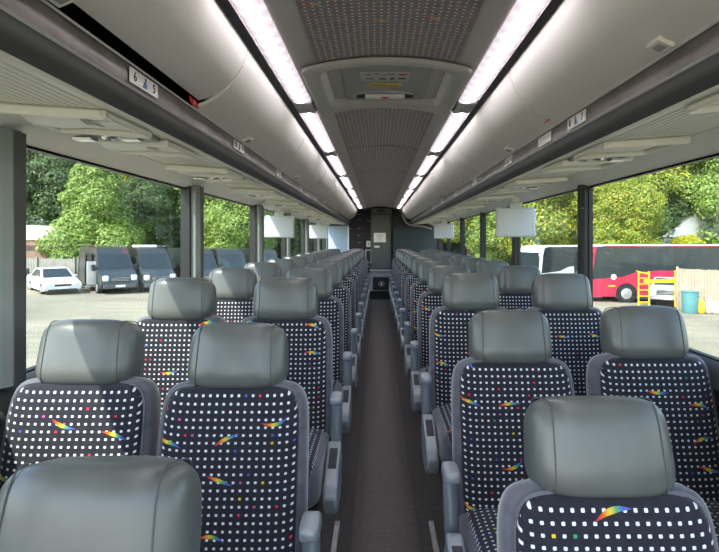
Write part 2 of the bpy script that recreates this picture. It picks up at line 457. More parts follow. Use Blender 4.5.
# ------------------------------------------------------------------ overhead bins
def door_line(sx):
    pts = [(.492, 2.020), (.500, 1.985), (.515, 1.945), (.538, 1.905), (.568, 1.868), (.605, 1.836), (.648, 1.810), (.688, 1.795)]
    return [(sx*x, z) for x, z in pts]
for sx, side, s0 in ((-1, 'left', 1.84), (1, 'right', 2.10)):
    # inner tray behind the doors; its black puts shade into the open gap
    m = MB().box(*sorted((sx*.70, sx*1.24)), Y0, Y1-.05, 1.765, 1.785)
    m.build('trim_%d' % n, 'black'); struct(bpy.data.objects['trim_%d' % n]); n += 1
    m = MB().box(*sorted((sx*.53, sx*1.24)), Y0, Y1-.05, 2.06, 2.075)
    struct(m.build('trim_%d' % n, 'black')); n += 1
    seams = [s0+PITCH*k for k in range(-3, 7)]+[11.9]
    k = 0
    for i in range(len(seams)-1):
        y0, y1 = seams[i], seams[i+1]
        if y1 < -.2: continue
        tilt = (side == 'left' and abs(y1-s0) < .01)
        lab = 'cream curved bin door over the %s seats, %s' % (side, ('standing slightly open' if tilt else ('nearest the camera' if k == 0 else ORD[k]+' door from the camera')))
        if side == 'left' and k >= 1: lab = 'cream curved bin door over the left seats, %s closed door behind the open one' % ORD[k-1] if i else lab
        if tilt: lab = 'cream curved bin door over the left seats, standing slightly open above seat plate 6 5'
        t = thing('overhead_bin', lab, 'luggage bin', (0, (y0+y1)/2, 1.795), 0, 'overhead luggage bins on the %s' % side)
        h = (y1-y0)/2-.004
        ln = [(x, z-1.795) for x, z in door_line(sx)]
        if tilt: ln = [(x+.020*(j/7)**1.5, z+.028*(j/7)**1.5) for j, (x, z) in enumerate(ln)]
        d = MB().strip(ln, .012*(-1 if sx > 0 else 1)*-1, -h, h, ny=2).build('door', 'bin', t)
        if tilt: d.location = (0, 0, .0)
        # raised side lip at the far seam
        if sx > 0 or k > 0:
            lt = MB().box(-.022, .022, -.03, .03, -.008, .004, .003)
            o = lt.build('latch', 'cream', d); o.location = (sx*.655, h*-.14, .012); o.rotation_euler = (0, sx*math.radians(24), 0)
            MB().box(-.011, .011, -.017, .017, -.0105, -.006, .001).build('latch_button', 'hatchlid', o)
        k += 1
    # the long rail: metal channel, bright lip, dark lower band, ledge
    ch = MB().strip([(sx*.688, 1.793), (sx*.690, 1.786), (sx*.684, 1.760), (sx*.687, 1.734)], .01*(1 if sx > 0 else -1), Y0, Y1-.05)
    t = thing('bin_rail', 'long dark grey rail with bright lip under the %s bins' % side, 'rail', (0, 0, 0))
    ch.build('channel', 'rail_metal', t)
    MB().strip([(sx*.683, 1.797), (sx*.679, 1.794), (sx*.683, 1.790)], .004*(1 if sx > 0 else -1), Y0, Y1-.05).build('upper_lip', 'lip', t)
    MB().strip([(sx*.684, 1.735), (sx*.678, 1.731), (sx*.684, 1.727)], .005*(1 if sx > 0 else -1), Y0, Y1-.05).build('bright_lip', 'lip', t)
    MB().strip([(sx*.686, 1.728), (sx*.692, 1.708), (sx*.703, 1.690), (sx*.722, 1.676)], .012*(1 if sx > 0 else -1), Y0, Y1-.05).build('band', 'rail', t)
    MB().strip([(sx*.722, 1.677), (sx*.735, 1.674), (sx*.738, 1.680), (sx*.75, 1.678), (sx*.762, 1.682)], .008*(1 if sx > 0 else -1), Y0, Y1-.05).build('ledge', 'cream', t)
    # ribbed panel
    rib = []
    nr = 13
    for i in range(nr):
        xa = .762+(1.085-.762)*i/nr; xb = .762+(1.085-.762)*(i+1)/nr; za = 1.682+.022*i/nr
        rib += [(xa, za), (xa+(xb-xa)*.30, za), (xa+(xb-xa)*.38, za+.004), (xa+(xb-xa)*.92, za+.004)]
    rib.append((1.085, 1.704))
    struct(MB().strip([(sx*x, z) for x, z in rib], .006*(1 if sx > 0 else -1), Y0, Y1-.05, smooth=False).build('trim_%d' % n, 'cream')); n += 1
    struct(MB().strip([(sx*1.080, 1.712), (sx*1.092, 1.712)], .004*(1 if sx > 0 else -1), Y0, Y1-.05).build('trim_%d' % n, 'black')); n += 1
    struct(MB().strip([(sx*1.090, 1.703), (sx*1.120, 1.694), (sx*1.165, 1.677), (sx*1.225, 1.652)], .012*(1 if sx > 0 else -1), Y0, Y1-.02).build('trim_%d' % n, 'cove')); n += 1
    struct(MB().box(*sorted((sx*1.225, sx*1.26)), Y0, Y1, 1.645, 2.18).build('trim_%d' % n, 'cove')); n += 1

    # service panels with reading lights, in the ribbed underside
    k = 0
    ys = [1.40+1.14*j for j in range(-1, 9)] if sx < 0 else [1.85+1.2*j for j in range(-1, 8)]
    proto = None
    for j, yy in enumerate(ys):
        lab = 'cream reading light panel under the %s bins, %s' % (side, 'the one nearest the camera' if k == 0 else ORD[k]+' one from the camera')
        if proto is None:
            t = thing('reading_light_panel', lab, 'reading light', (sx*.925, yy, 1.692), 0, 'reading light panels on the %s' % side)
            proto = t
            tl = Matrix.Rotation(sx*math.radians(-3.9), 3, 'Y')
            L = .74
            def sec(y0, y1, nm='recess_tray'):
                m = MB()
                # rim of four bars and a sunken tray
                m.box(-.155, .155, y0, y0+.026, -.026, .0, .006, tl, (0, 0, 0)); m.box(-.155, .155, y1-.018, y1, -.022, .0, .006, tl, (0, 0, 0))
                m.box(-.155, -.135, y0, y1, -.020, .0, .005, tl, (0, 0, 0)); m.box(.135, .155, y0, y1, -.020, .0, .005, tl, (0, 0, 0))
                o = m.build('bezel', 'cream', t)
                q = MB().box(-.128, .128, y0+.02, y1-.02, -.004, .0, 0, tl, (0, 0, 0)); q.build('tray', 'cream', t)
                w = MB().prism([(y0+.05, -.003), (y0+.13, -.022), (y1-.03, -.003)], -.125, .03); w.build('reflector', 'white', o)
                MB().box(.035, .125, y0+.05, y0+.14, -.0065, -.003, .001, tl, (0, 0, 0)).build('lens', 'hatchlid', o)
            sec(0, .30); sec(.42, .72)
            MB().box(-.13, .13, .30, .42, -.012, .0, .003, tl, (0, 0, 0)).build('bridge', 'hatchlid', t)
            for xx in (-.10, .055): MB().box(xx-.035, xx+.035, .335, .385, -.026, -.012, .006).build('switch_block', 'chrome', t)
            for xx in (-.022,):
                nz = MB().tube([(xx, .36, -.008), (xx, .36, -.016), (xx, .36, -.022)], [.024, .024, .018], 16).build('air_nozzle', 'chrome', t)
                MB().tube([(xx, .36, -.021), (xx, .36, -.0235)], .011, 12).build('nozzle_hole', 'black', nz)
        else:
            t = copy_tree(proto, None, lab); t.location = (sx*.925, yy, 1.692)
        k += 1

# number plates and red tags on the rails
def plate(sx, y, txt_a, txt_b, lab, blank=False):
    t = thing('seat_number_plate', lab, 'number plate', (sx*.682, y, 1.763), 0)
    MB().box(-.0015, .0015, -.085, .085, -.020, .020, .0008).build('plate', 'paper', t)
    # lettering faces the aisle; reads from inside
    rz = -PI/2 if sx > 0 else PI/2
    d = -.0022*sx
    if not blank:
        text_mesh(txt_a, .036, 'numeral', 'ink', t, (d, sx*.058 if sx > 0 else -.058, 0), (PI/2, 0, rz))
        text_mesh(txt_b, .036, 'numeral', 'ink', t, (d, -.058 if sx > 0 else .058, 0), (PI/2, 0, rz))
        pm = MB(); pm.sell((d, .004, .010), (.0010, .006, .006), .9, .9, 12, 8)
        pm.build('pictogram', 'blueink', t)
        MB().prism([(-.014, -.014), (.012, -.014), (.012, -.004), (.004, .004), (-.004, .004)], min(d, 0)-.0005 if sx > 0 else d-.0003, (min(d, 0)+.0005) if sx > 0 else d+.0005).build('pictogram', 'blueink', t)
plate(-1, 1.44, '6', '5', 'white seat number plate reading 6 and 5 on the left rail')
for k in range(1, 6): plate(-1, 1.44+.98*k+.0, str(6+4*k), str(5+4*k), 'small white seat plate on the left rail, %s beyond the 6 5 plate' % ORD[k-1])
for k in range(0, 6): plate(1, 1.88+ .98*k, str(8+4*k), str(7+4*k), 'small white seat plate on the right rail, %s from the camera' % ORD[k])
plate(1, 2.24, '7', '8', 'faint white sticker on the right rail just behind the nearest plate', blank=True)
for sx, y, l in ((-1, 1.80, 'small red tag with white triangle at the open left bin door'), (1, 2.10, 'small red tag with white mark under the right bin door seam')):
    t = thing('red_tag', l, 'tag', (sx*(.672 if sx < 0 else .650), y, 1.806 if sx < 0 else 1.822), 0)
    MB().box(-.002, .002, -.035, .035, -.015, .015, .001).build('tag_body', 'red', t)
    MB().prism([(-.008, -.006), (.008, -.006), (0, .007)], -.003*sx if sx > 0 else .0022, -.0022*sx if sx > 0 else .003).build('triangle_mark', 'paper', t)
    t.rotation_euler = (0, sx*math.radians(18), 0)

# ------------------------------------------------------------------ walls, pillars, windows
PL = [.0, 1.635, 3.30, 5.03, 6.62, 8.30, 9.95, 11.6]      # far edges (left)
PR = [.03, 1.53, 3.108, 4.68, 6.18, 7.70, 9.22, 10.75]       # near edges (right)
pill = {'left': [(p-.10, p) for p in PL], 'right': [(p, p+.12) for p in PR]}
wn = 1
for sx, side in ((-1, 'left'), (1, 'right')):
    struct(MB().box(*sorted((sx*W, sx*1.26)), Y0, Y1+.3, -.08, .866).build('wall_'+side, 'sidewall'))
    struct(MB().strip([(sx*1.165, .80), (sx*1.175, .852), (sx*1.20, .870), (sx*1.26, .870)], .01*(1 if sx > 0 else -1), Y0, Y1, True).build('trim_%d' % n, 'sidewall')); n += 1
    struct(MB().box(*sorted((sx*1.06, sx*1.22)), Y0, Y1-.1, .05, .17, .02).build('baseboard_'+side, 'sidewall'))
    for i, (a, b) in enumerate(pill[side]):
        m = MB()
        if sx < 0:
            m.prism([(-1.235, a+.02), (-1.235, b), (-1.155, b), (-1.145, b-.015), (-1.145, a+.045), (-1.165, a+.02)], .885, 1.668, 'z')
        else:
            m.prism([(1.235, a+.01), (1.235, b), (1.205, b), (1.195, b-.02), (1.195, a+.03), (1.205, a+.01)], .885, 1.668, 'z')
        o = struct(m.build('trim_%d' % n, 'pillar' if sx < 0 else 'black')); n += 1  # right pillars coloured black: the shade of their side is painted in
        if sx < 0: MB().box(-1.150, -1.141, b-.055, b+.003, .885, 1.665, .003).build('edge_strip', 'rail', o)
        q = MB()
        q.box(*sorted((sx*1.195, sx*1.25)), a-.0, a+.035, .87, 1.66) if sx < 0 else q.box(1.228, 1.25, a, b, .87, 1.66)
        q.build('gasket', 'black', o)
        for zz in (1.05, 1.52):
            c = ((a+.06 if sx < 0 else a+.004))
            MB().cyl((sx*1.19, c-.02 if sx < 0 else c-.006, zz), (sx*1.19, c if sx < 0 else c+.004, zz), .008, 10).build('screw', 'black', o)
    pl = pill[side]
    for i in range(len(pl)-1):
        a, b = pl[i][1], pl[i+1][0]
        w = MB()
        x0, x1 = sorted((sx*1.225, sx*1.25))
        w.box(x0, x1, a-.005, b+.005, .866, .886); w.box(x0, x1, a-.005, b+.005, 1.643, 1.660)
        o = struct(w.build('window_%d' % wn, 'black')); wn += 1
        MB().box(*sorted((sx*1.240, sx*1.244)), a-.004, b+.004, .88, 1.65).build('pane', 'glass', o)
# small yellow notice on the right sill
t = thing('notice_sticker', 'small yellow and red notice on the dark right sill by the window seat', 'sticker', (1.158, 2.18, .862))
MB().box(-.002, .002, -.11, .11, -.028, .028, .001).build('sticker_sheet', 'yellow', t)
MB().box(-.0035, -.0022, .03, .09, -.018, .018).build('print_block', 'red', t)
# grab ledge corner at left, near pillar base
t = thing('corner_moulding', 'grey green rounded moulding on the dark left wall below the near pillar', 'moulding', (-1.18, 1.42, .80))
MB().tube([(0, .16, -.02), (.01, .10, .02), (.02, 0, .03), (.03, -.10, .0), (.035, -.16, -.08)], .022, 12).build('bead', 'pillar', t)

# ------------------------------------------------------------------ rear of the coach
yb_ = Y1
struct(MB().box(-1.32, 1.32, yb_+.02, yb_+.06, 0, 2.1).build('wall_back', 'teal'))
o = struct(MB().box(-.70, -.19, yb_-.02, yb_+.03, 0, 2.0).build('trim_%d' % n, 'wall_dots')); n += 1
o = struct(MB().box(-1.21, -.72, yb_-.01, yb_+.03, .9, 1.66).build('trim_%d' % n, 'bluewall')); n += 1
o = struct(MB().box(-.735, -.70, yb_-.04, yb_+.03, .9, 1.66, .005).build('trim_%d' % n, 'white')); n += 1
t = thing('rear_closet', 'tall dark grey closet column at the end of the aisle', 'closet', (.05, yb_, 0))
MB().box(-.24, .22, -.22, .0, .62, 1.95, .01).build('body', 'panel', t)
MB().box(-.215, .17, -.232, -.22, .70, 1.88, .004).build('door_panel', 'panel', t)
MB().box(.175, .205, -.25, -.215, .62, 1.95, .008).build('corner_post', 'rail', t)
t2 = thing('exit_box', 'small grey lamp box above the rear closet', 'lamp box', (.03, yb_-.24, 1.95))
MB().box(-.22, .24, -.05, .0, -.03, .10, .01).build('housing', 'rail', t2); MB().box(-.08, .09, -.056, -.05, .01, .07, .003).build('dark_window', 'black', t2)
t2 = thing('wall_notice', 'white printed notice high on the rear closet', 'notice', (-.0, yb_-.235, 1.39))
p = MB().box(-.13, .14, -.006, 0, -.11, .10, .002).build('sheet', 'paper', t2)
for i in range(4): MB().box(-.08+.01*i, .09-.015*i, -.0075, -.0062, .05-.04*i, .062-.04*i).build('printed_line', 'hatchlid', p)
t2 = thing('door_label', 'small white strip label below the notice on the closet', 'label', (-.05, yb_-.235, 1.18))
MB().box(-.065, .05, -.005, 0, -.02, .02, .001).build('strip', 'paper', t2)
t2 = thing('wall_switch', 'small white switch plate on the dotted rear wall', 'switch', (-.255, yb_-.025, 1.24))
MB().box(-.045, .045, -.012, 0, -.07, .07, .004).build('plate', 'paper', t2); MB().box(-.018, .018, -.018, -.012, -.03, .03, .003).build('rocker', 'hatchlid', t2)
t2 = thing('call_panel', 'black panel with pale grey rim left of the rear closet', 'panel', (-.255, yb_-.02, .96))
MB().box(-.075, .06, -.02, 0, -.16, .15, .01).build('rim_plate', 'greyceil', t2); MB().box(-.055, .04, -.026, -.02, -.135, .125, .006).build('screen', 'black', t2)
t2 = thing('step_cabinet', 'low grey cabinet with dark grille under the rear closet', 'cabinet', (.04, yb_-.25, .16))
MB().box(-.24, .22, -.20, .22, .03, .47, .015).build('body', 'hatchlid', t2)
g = MB().box(-.19, .17, -.215, -.20, .06, .35, .01).build('grille', 'black', t2)
MB().tube([(.0+.06*math.cos(a), -.218, .20+.05*math.sin(a)) for a in [2*PI*i/20 for i in range(20)]], .006, 6, closed=True).build('emblem_ring', 'greyceil', g)
MB().prism([(-.02, .17), (.02, .18), (.012, .235), (-.008, .225)], -.222, -.216, 'y').build('emblem', 'paper', g)
MB().box(-.26, .24, -.24, .22, .47, .50, .008).build('top_ledge', 'hatchlid', t2)
struct(MB().box(-.21, .27, yb_-.36, yb_, 0, .185, .01).build('trim_%d' % n, 'black')); n += 1
tr = MB().tube([(.30, 11.72, 2.05), (.40, 11.72, 2.05), (.50, 11.72, 1.98), (.53, 11.72, 1.85), (.60, 11.72, 1.72), (.72, 11.72, 1.66), (.95, 11.72, 1.64), (1.18, 11.72, 1.58)], .022, 10)
t2 = tag(tr.build('curved_trim', 'hatchlid'), 'curving grey trim tube around the dark rear right wall', 'trim')
struct(MB().box(.30, 1.21, 11.74, 11.80, 0, 1.62).build('trim_%d' % n, 'teal')); n += 1

# ------------------------------------------------------------------ floor tracks
for x, l in ((-.225, 'short bright metal seat track on the floor, left edge of the aisle'), (.214, 'short bright metal seat track on the floor, right edge of the aisle')):
    t = thing('floor_track', l, 'seat track', (x, 1.6, .0))
    MB().box(-.012, .012, -.8, .84, .0, .014, .003).build('rail', 'lip', t); MB().box(-.004, .004, -.78, .83, .012, .0135).build('slot', 'black', t)
    for yy in (.8, .4, 0): MB().cyl((0, yy, .012), (0, yy, .0155), .005, 10).build('bolt', 'hub', t)

# ------------------------------------------------------------------ seats
def build_seat(side):
    """side: +1 aisle hardware on +x side, -1 on -x side, 0 none (window seat)"""
    t = thing('coach_chair', 'tmp', 'seat', (0, 0, 0), 0)
    # cushion
    cu = MB().sell((0, -.04, .425), (.216, .255, .080), .30, .35, 40, 16, axis='z')
    cu.build('seat_cushion', 'velour', t)
    cc = MB().sell((0, -.045, .432), (.196, .262, .084), .30, .30, 40, 16, axis='z').build('cushion_cover', 'dots', t)
    # base box, legs
    MB().box(-.20, .20, -.22, .16, .30, .36, .02).build('seat_frame', 'black', t)
    for sx in (-1, 1):
        lg = MB(); lg.prism([(-.10, .0), (.08, .0), (.05, .30), (-.04, .30)], sx*.15-.02, sx*.15+.02)
        lg.build('leg', 'arm_dark', t)
    # backrest group: pivot at (0,.17,.43)
    P = (0, .17, .43)
    b = MB().sell((0, 0.0, .27), (.224, .058, .292), .28, .42, 48, 16, taper=.03)
    bo = b.build('backrest', 'velour', t, loc=P)
    c = MB().sell((0, -.035, .268), (.200, .036, .276), .27, .36, 48, 16, taper=.02)
    c.build('backrest_cover', 'dots', bo)
    # piping around the cover
    def sp(w, e): return math.copysign(abs(w)**e, w)
    pp = []
    for i in range(56):
        th = 2*PI*(i+.5)/56; z = sp(math.sin(th), .27); k = 1-.02*(z*.5+.5)
        pp.append((.203*k*sp(math.cos(th), .27), -.047, .268+.279*z))
    MB().tube(pp, .0045, 6, closed=True).build('piping', 'velour', bo)
    # seat back shell behind
    MB().sell((0, .045, .27), (.20, .038, .27), .25, .4, 32, 12).build('back_shell', 'arm_dark', bo)
    # headrest
    hr = MB().sell((0, -.012, .632), (.152, .070, .100), .46, .50, 64, 24, taper=.07, bow=.010)
    h = hr.build('headrest', 'leather', bo)
    for s_ in (-1, 1):
        q = []
        xs = s_*.116/.150
        for i in range(40):
            a = 2*PI*i/40
            yy = sp(math.cos(a), .50); zz = sp(math.sin(a), .50)
            z = .632+.100*zz*.955; y = -.012+.070*yy*.93+.010*xs*xs
            lean = (.07*.5*(zz+1))
            q.append((s_*(.117*(1-lean*.6)+.010*(yy*.5)), y, z))
        MB().tube(q, .0016, 6, closed=True).build('seam', 'seam', h)
    MB().sell((0, .02, .632), (.144, .050, .098), .46, .5, 40, 12, taper=.07).build('headrest_back', 'dots', h)
    if side:
        s_ = side
        xo = s_*.252
        # folding armrest hinged at the backrest side, standing upright
        a = MB(); a.tube([(xo, .03, .45), (xo, .045, .49), (xo, .07, .57), (xo, .085, .63), (xo, .09, .648)], [.020, .023, .024, .023, .018], 14)
        ar = a.build('armrest', 'arm', t)
        MB().sell((xo, .060, .660), (.027, .055, .019), .5, .5, 24, 12).build('armrest_cap', 'console', ar)
        MB().cyl((xo, .02, .37), (xo, .02, .47), .022, 14).build('hinge_post', 'black', ar)
        MB().cyl((xo, .02, .415), (xo, .02, .435), .027, 14).build('hinge_collar', 'console', ar)
        # side console towards the front
        cs = MB(); cs.prism([(-.0, .33), (-.0, .50), (-.03, .515), (-.20, .455), (-.245, .43), (-.264, .395), (-.262, .355), (-.237, .325), (-.20, .31), (-.08, .31)], xo-.027, xo+.027)
        cs = cs.build('side_console', 'console', t)
        bev = cs.modifiers.new('bevel', 'BEVEL'); bev.width = .012; bev.segments = 3; bev.limit_method = 'ANGLE'
        rt = Matrix.Rotation(math.radians(19.4), 3, 'X')
        MB().box(xo-.016, xo+.016, -.175, -.065, .475, .485, .002, rt, (xo, -.12, .477)).build('console_inlay', 'arm_dark', cs)
        fa = MB().prism([(-.257, .40), (-.269, .39), (-.269, .365), (-.257, .355)], xo-.016, xo+.016).build('console_front', 'arm', cs)
    return t
protos = {1: build_seat(1), -1: build_seat(-1), 0: build_seat(0)}
Z0 = {c.data.name: c.location.z for p in protos.values() for c in kids(p)}
used = {k: False for k in protos}
KC = {}
def clone(p):
    c = p.copy(); COL.objects.link(c); c.parent = None
    for ch in KC.setdefault(p.name, kids(p)):
        a = ch.copy(); COL.objects.link(a); a.parent = c
        for g in KC.setdefault(ch.name, kids(ch)):
            b = g.copy(); COL.objects.link(b); b.parent = a
            for h in KC.setdefault(g.name, kids(g)):
                d = h.copy(); COL.objects.link(d); d.parent = b
    return c
BASE = 9
def seat(side, X, d, lab, group, rec=0., dz=0.):
    if not used[side]:
        t = protos[side]; used[side] = True
        for ch in kids(t): KC.setdefault(t.name, kids(t))
        src = t
        t = src
    else: t = clone(protos[side])
    r = math.radians(BASE+rec)
    back = [c for c in kids(t) if c.name.startswith('backrest')][0]
    back.rotation_euler = (-r, 0, 0)
    for c in kids(t):
        if c.name.startswith('leg'): c.scale = (1, 1, (.30-dz)/.30)
        else: c.location.z = Z0[c.data.name]-dz
    # headrest front plane should be at distance d
    off = .17+.63*math.sin(r)-.07
    t.location = (X, d-off, 0)
    t['label'] = lab; t['category'] = 'seat'; t['group'] = group
    return t
rowsL = [.73+.81*k for k in range(13)]
rowsR = [1.05+.81*k for k in range(12)]
recL = {0: (6, .152), 1: (5, .072)}
recR = {0: (6, .150), 1: (5, .075)}
jit = random.Random(3)
for side, rows, rec in (('left', rowsL, recL), ('right', rowsR, recR)):
    sx = -1 if side == 'left' else 1
    for k, d in enumerate(rows):
        rc, dz = rec.get(k, (jit.uniform(-1, 2), 0))
        where = ORD[k]+' row back'
        la = 'dotted aisle seat with grey leather headrest, %s on the %s of the aisle' % (where, side)
        lw = 'dotted window seat with grey leather headrest, %s along the %s windows' % (where, side)
        if side == 'left' and k == 1: lw = 'dotted window seat half in sunlight in second row by the left windows'
        if side == 'left' and k == 2: lw = 'dotted window seat with a narrow sunlit triangle, third row along the left windows'
        if k == 0: la = 'nearest %s aisle seat, grey headrest %s' % (side, 'filling the bottom corner' if sx < 0 else 'large above a dotted back')
        seat(-sx, sx*(.462 if sx < 0 else .45) + (.0 if k else (.0 if sx < 0 else -.018)), d, la, 'aisle seats on the %s' % side, rc, dz)
        rw, dzw = (4, .065) if k == 1 else ((5, .11) if k == 0 else (jit.uniform(-1, 2), 0))
        seat(0, sx*((.935 if k != 1 else .92) if sx < 0 else (.955 if k == 1 else .925)), d+jit.uniform(-.02, .02), lw, 'window seats on the %s' % side, rw, dzw)

# ------------------------------------------------------------------ hanging monitors
def monitor(px, Y, lab):
    x = CX+(px-378)*Y/F
    t = thing('drop_down_monitor', lab, 'monitor', (x, Y, 1.60), 0)
    b = MB().box(-.165, .165, -.012, .012, -.245, .0, .012).build('screen_case', 'monitor', t)
    MB().box(-.145, .145, -.0135, -.012, -.225, -.03, .0005).build('screen_face', 'monitor', b)
    br = MB().box(-.05, .05, -.018, .018, -.01, .045, .006).build('hinge_bracket', 'monitor', t)
    MB().cyl((-.06, 0, .03), (.06, 0, .03), .009, 10).build('hinge_pin', 'chrome', br)
    MB().box(-.03, .03, -.01, .01, .03, .10, .002).build('hanger', 'cove', t)
monitor(515.5, 4.32, 'larger pale monitor hanging on the right before the white bus window')
monitor(444, 8.6, 'smaller pale monitor hanging far down on the right')
monitor(279.5, 5.75, 'larger pale blue monitor hanging on the left windows')
monitor(319, 9.2, 'smaller pale blue monitor hanging far down on the left')

# ------------------------------------------------------------------ outside
def gz(x): return -2.2-.0257*x
g = MB(); g.add([(-70, -40, gz(-70)), (60, -40, gz(60)), (60, 120, gz(60)), (-70, 120, gz(-70))], [(0, 1, 2, 3)]); struct(g.build('ground', 'lot'))
# wooded bank that closes the lot
def bank(name, pts, h, dep):
    m = MB(); vs = []; fs = []
    for (x, y, nx, ny) in pts:
        z = gz(x); vs += [(x, y, z), (x+nx*dep*.3, y+ny*dep*.3, z+h*.55), (x+nx*dep, y+ny*dep, z+h), (x+nx*dep*1.5, y+ny*dep*1.5, z-1)]
    for i in range(len(pts)-1):
        for j in range(3): a = i*4+j; fs.append((a, a+4, a+5, a+1))
    m.add(vs, fs, True); return struct(m.build(name, 'hill'))
bank('hillside', [(-62, 12, -.8, .6), (-52, 34, -.7, .7), (-38, 50, -.5, .9), (-18, 58, -.2, 1), (0, 62, 0, 1), (20, 60, .2, 1), (40, 54, .5, .9), (58, 36, .8, .6)], 9, 22)

rngn = np.random.default_rng(5)
def crown_mesh(name, blobs, nleaf, size, m):
    """leaves scattered over and inside overlapping ellipsoids: many small rhombic leaf sprays"""
    tot = sum(b[3]**2 for b in blobs); V = []; 
    for (x, y, z, r, sq) in blobs:
        k = int(nleaf*r*r/tot)
        d = rngn.normal(size=(k, 3)); d /= np.linalg.norm(d, axis=1)[:, None]
        rad = r*(rngn.uniform(.45, 1.04, size=(k, 1))**.6)
        p = d*rad*np.array([1, 1, sq])+np.array([x, y, z])
        a = rngn.normal(size=(k, 3)); a /= np.linalg.norm(a, axis=1)[:, None]
        nrm = d*.8+a*.6+np.array([0, 0, .35]); nrm /= np.linalg.norm(nrm, axis=1)[:, None]
        u = np.cross(nrm, a); u /= (np.linalg.norm(u, axis=1)[:, None]+1e-9); v = np.cross(nrm, u)
        s = size*rngn.uniform(.5, 1.25, size=(k, 1))
        q = np.stack([p-u*s, p-v*s*.55, p+u*s, p+v*s*.55], axis=1)
        V.append(q.reshape(-1, 3))
    V = np.concatenate(V); nq = len(V)//4
    me = bpy.data.meshes.new(name); me.vertices.add(len(V)); me.vertices.foreach_set('co', V.astype(np.float32).ravel())
    me.loops.add(len(V)); me.loops.foreach_set('vertex_index', np.arange(len(V), dtype=np.int32))
    me.polygons.add(nq); me.polygons.foreach_set('loop_start', np.arange(0, len(V), 4, dtype=np.int32)); me.polygons.foreach_set('loop_total', np.full(nq, 4, dtype=np.int32))
    me.update(calc_edges=True); me.materials.append(M[m]); return me
def tree_blobs(h, w, nb, conical=False, seed=0):
    R = random.Random(seed); B = []
    for i in range(nb):
        tq = (i+.5)/nb; z = h*(.16+.78*tq)
        prof = (1-tq)**.75*1.0+.12 if conical else math.sin(PI*(.14+.80*tq))**.7
        rr = w*prof*.62; a = i*2.4+R.uniform(-.4, .4)
        r = w*(.20+.18*prof)*(R.uniform(.8, 1.15))
        B.append((rr*math.cos(a)*R.uniform(.3, 1), rr*math.sin(a)*R.uniform(.3, 1), z, r, R.uniform(.55, .8)))
    return B
TK = {}
def tree_kind(key, h, w, nb, nleaf, size, m, conical=False, seed=0):
    me = crown_mesh('foliage', tree_blobs(h, w, nb, conical, seed), nleaf, size, m)
    tr = MB().tube([(0, 0, -.4), (.05, .02, h*.25), (-.06, .05, h*.55), (.0, .0, h*.86)], [h*.028, h*.022, h*.014, .03], 8)
    for i in range(7):
        a = i*2.1; z = h*(.25+.08*i); tr.tube([(0, 0, z), (math.cos(a)*w*.3, math.sin(a)*w*.3, z+h*.05), (math.cos(a)*w*.6, math.sin(a)*w*.6, z+h*.10)], [h*.010, h*.007, .02], 5)
    TK[key] = (me, tr)
tree_kind('conifer', 10, 4.0, 46, 85000, .115, 'leaf_green', True, 2)
tree_kind('dark', 14, 5.0, 40, 70000, .15, 'leaf_dark', False, 4)
tree_kind('green', 13, 5.2, 44, 85000, .135, 'leaf_green', False, 6)
tree_kind('mixed', 14, 5.5, 46, 95000, .125, 'leaf_mix', False, 8)
tree_kind('yellow', 8, 3.6, 30, 60000, .11, 'leaf_yellow', False, 10)
TM = {}
def tree(key, px, Y, sc, lab, rz=None, cat='tree'):
    x = CX+(px-378)*Y/F
    t = thing(key+'_tree' if key != 'conifer' else 'bushy_tree', lab, cat, (x, Y, gz(x)-.2 if Y < 58 else gz(x)+2), random.uniform(0, 6) if rz is None else rz)
    t.scale = (sc, sc, sc)
    me, tr = TK[key]
    f = bpy.data.objects.new('foliage', me); COL.objects.link(f); f.parent = t
    if key not in TM: TM[key] = tr.build('trunk', 'bark', t).data
    else:
        o = bpy.data.objects.new('trunk', TM[key]); COL.objects.link(o); o.parent = t
    return t
tree('conifer', 95, 40, 1.02, 'large bright green layered tree behind the white car and first van')
tree('dark', 45, 47, .95, 'dark green tree behind the pale roofed shed')
tree('mixed', 30, 54, 1.2, 'yellow green tree at the far left edge of the near left window')
tree('dark', 150, 46, .72, 'dark tree right behind the bright green layered tree')
tree('dark', 172, 50, .85, 'dark tree over the second van beside the window pillar')
tree('mixed', 135, 58, 1.3, 'tall yellowing tree rising behind the dark trees on the left')
tree('mixed', 185, 60, 1.25, 'tall pale autumn tree behind the second left pillar')
tree('green', 215, 50, 1.05, 'green tree above the third van in the second left window')
tree('green', 240, 46, .8, 'bright low green tree above the fourth van')
tree('mixed', 262, 58, 1.3, 'autumn tree behind the third left pillar')
tree('dark', 285, 55, 1.1, 'dark tree seen past the larger left monitor')
tree('green', 310, 60, 1.1, 'green tree between the two left monitors')
tree('dark', 0, 60, 1.5, 'tall dark tree seen through the nearest left pane edge', cat='tree')
tree('green', 75, 64, 1.6, 'tallest green tree high behind the bright layered tree')
tree('mixed', 440, 60, 1.1, 'autumn tree seen beside the smaller right monitor')
tree('mixed', 470, 58, 1.15, 'autumn tree between the far right pillars')
tree('green', 497, 56, 1.1, 'green tree behind the larger right monitor')
tree('mixed', 535, 52, 1.15, 'autumn tree above the white bus')
tree('green', 565, 56, 1.3, 'tall green tree left of the thick right pillar')
tree('mixed', 610, 50, 1.25, 'big autumn tree right of the thick right pillar above the red coach')
tree('mixed', 628, 43, .72, 'low yellowing green tree just above the front of the red coach')
tree('mixed', 655, 56, 1.5, 'tall autumn tree towering over the middle of the red coach')
tree('yellow', 688, 43, .62, 'low bright yellow tree just above the red coach')
tree('mixed', 705, 50, 1.35, 'autumn tree above the tan fence at the right edge')
tree('dark', 660, 48, .75, 'dark green tree behind the low yellow tree')
tree('green', 735, 46, 1.2, 'green tree cut by the right edge of the photo')
tree('mixed', 740, 60, 1.7, 'tallest autumn tree at the right edge')
tree('yellow', 585, 60, 2.0, 'tall yellow tree half hidden by the thick right pillar')
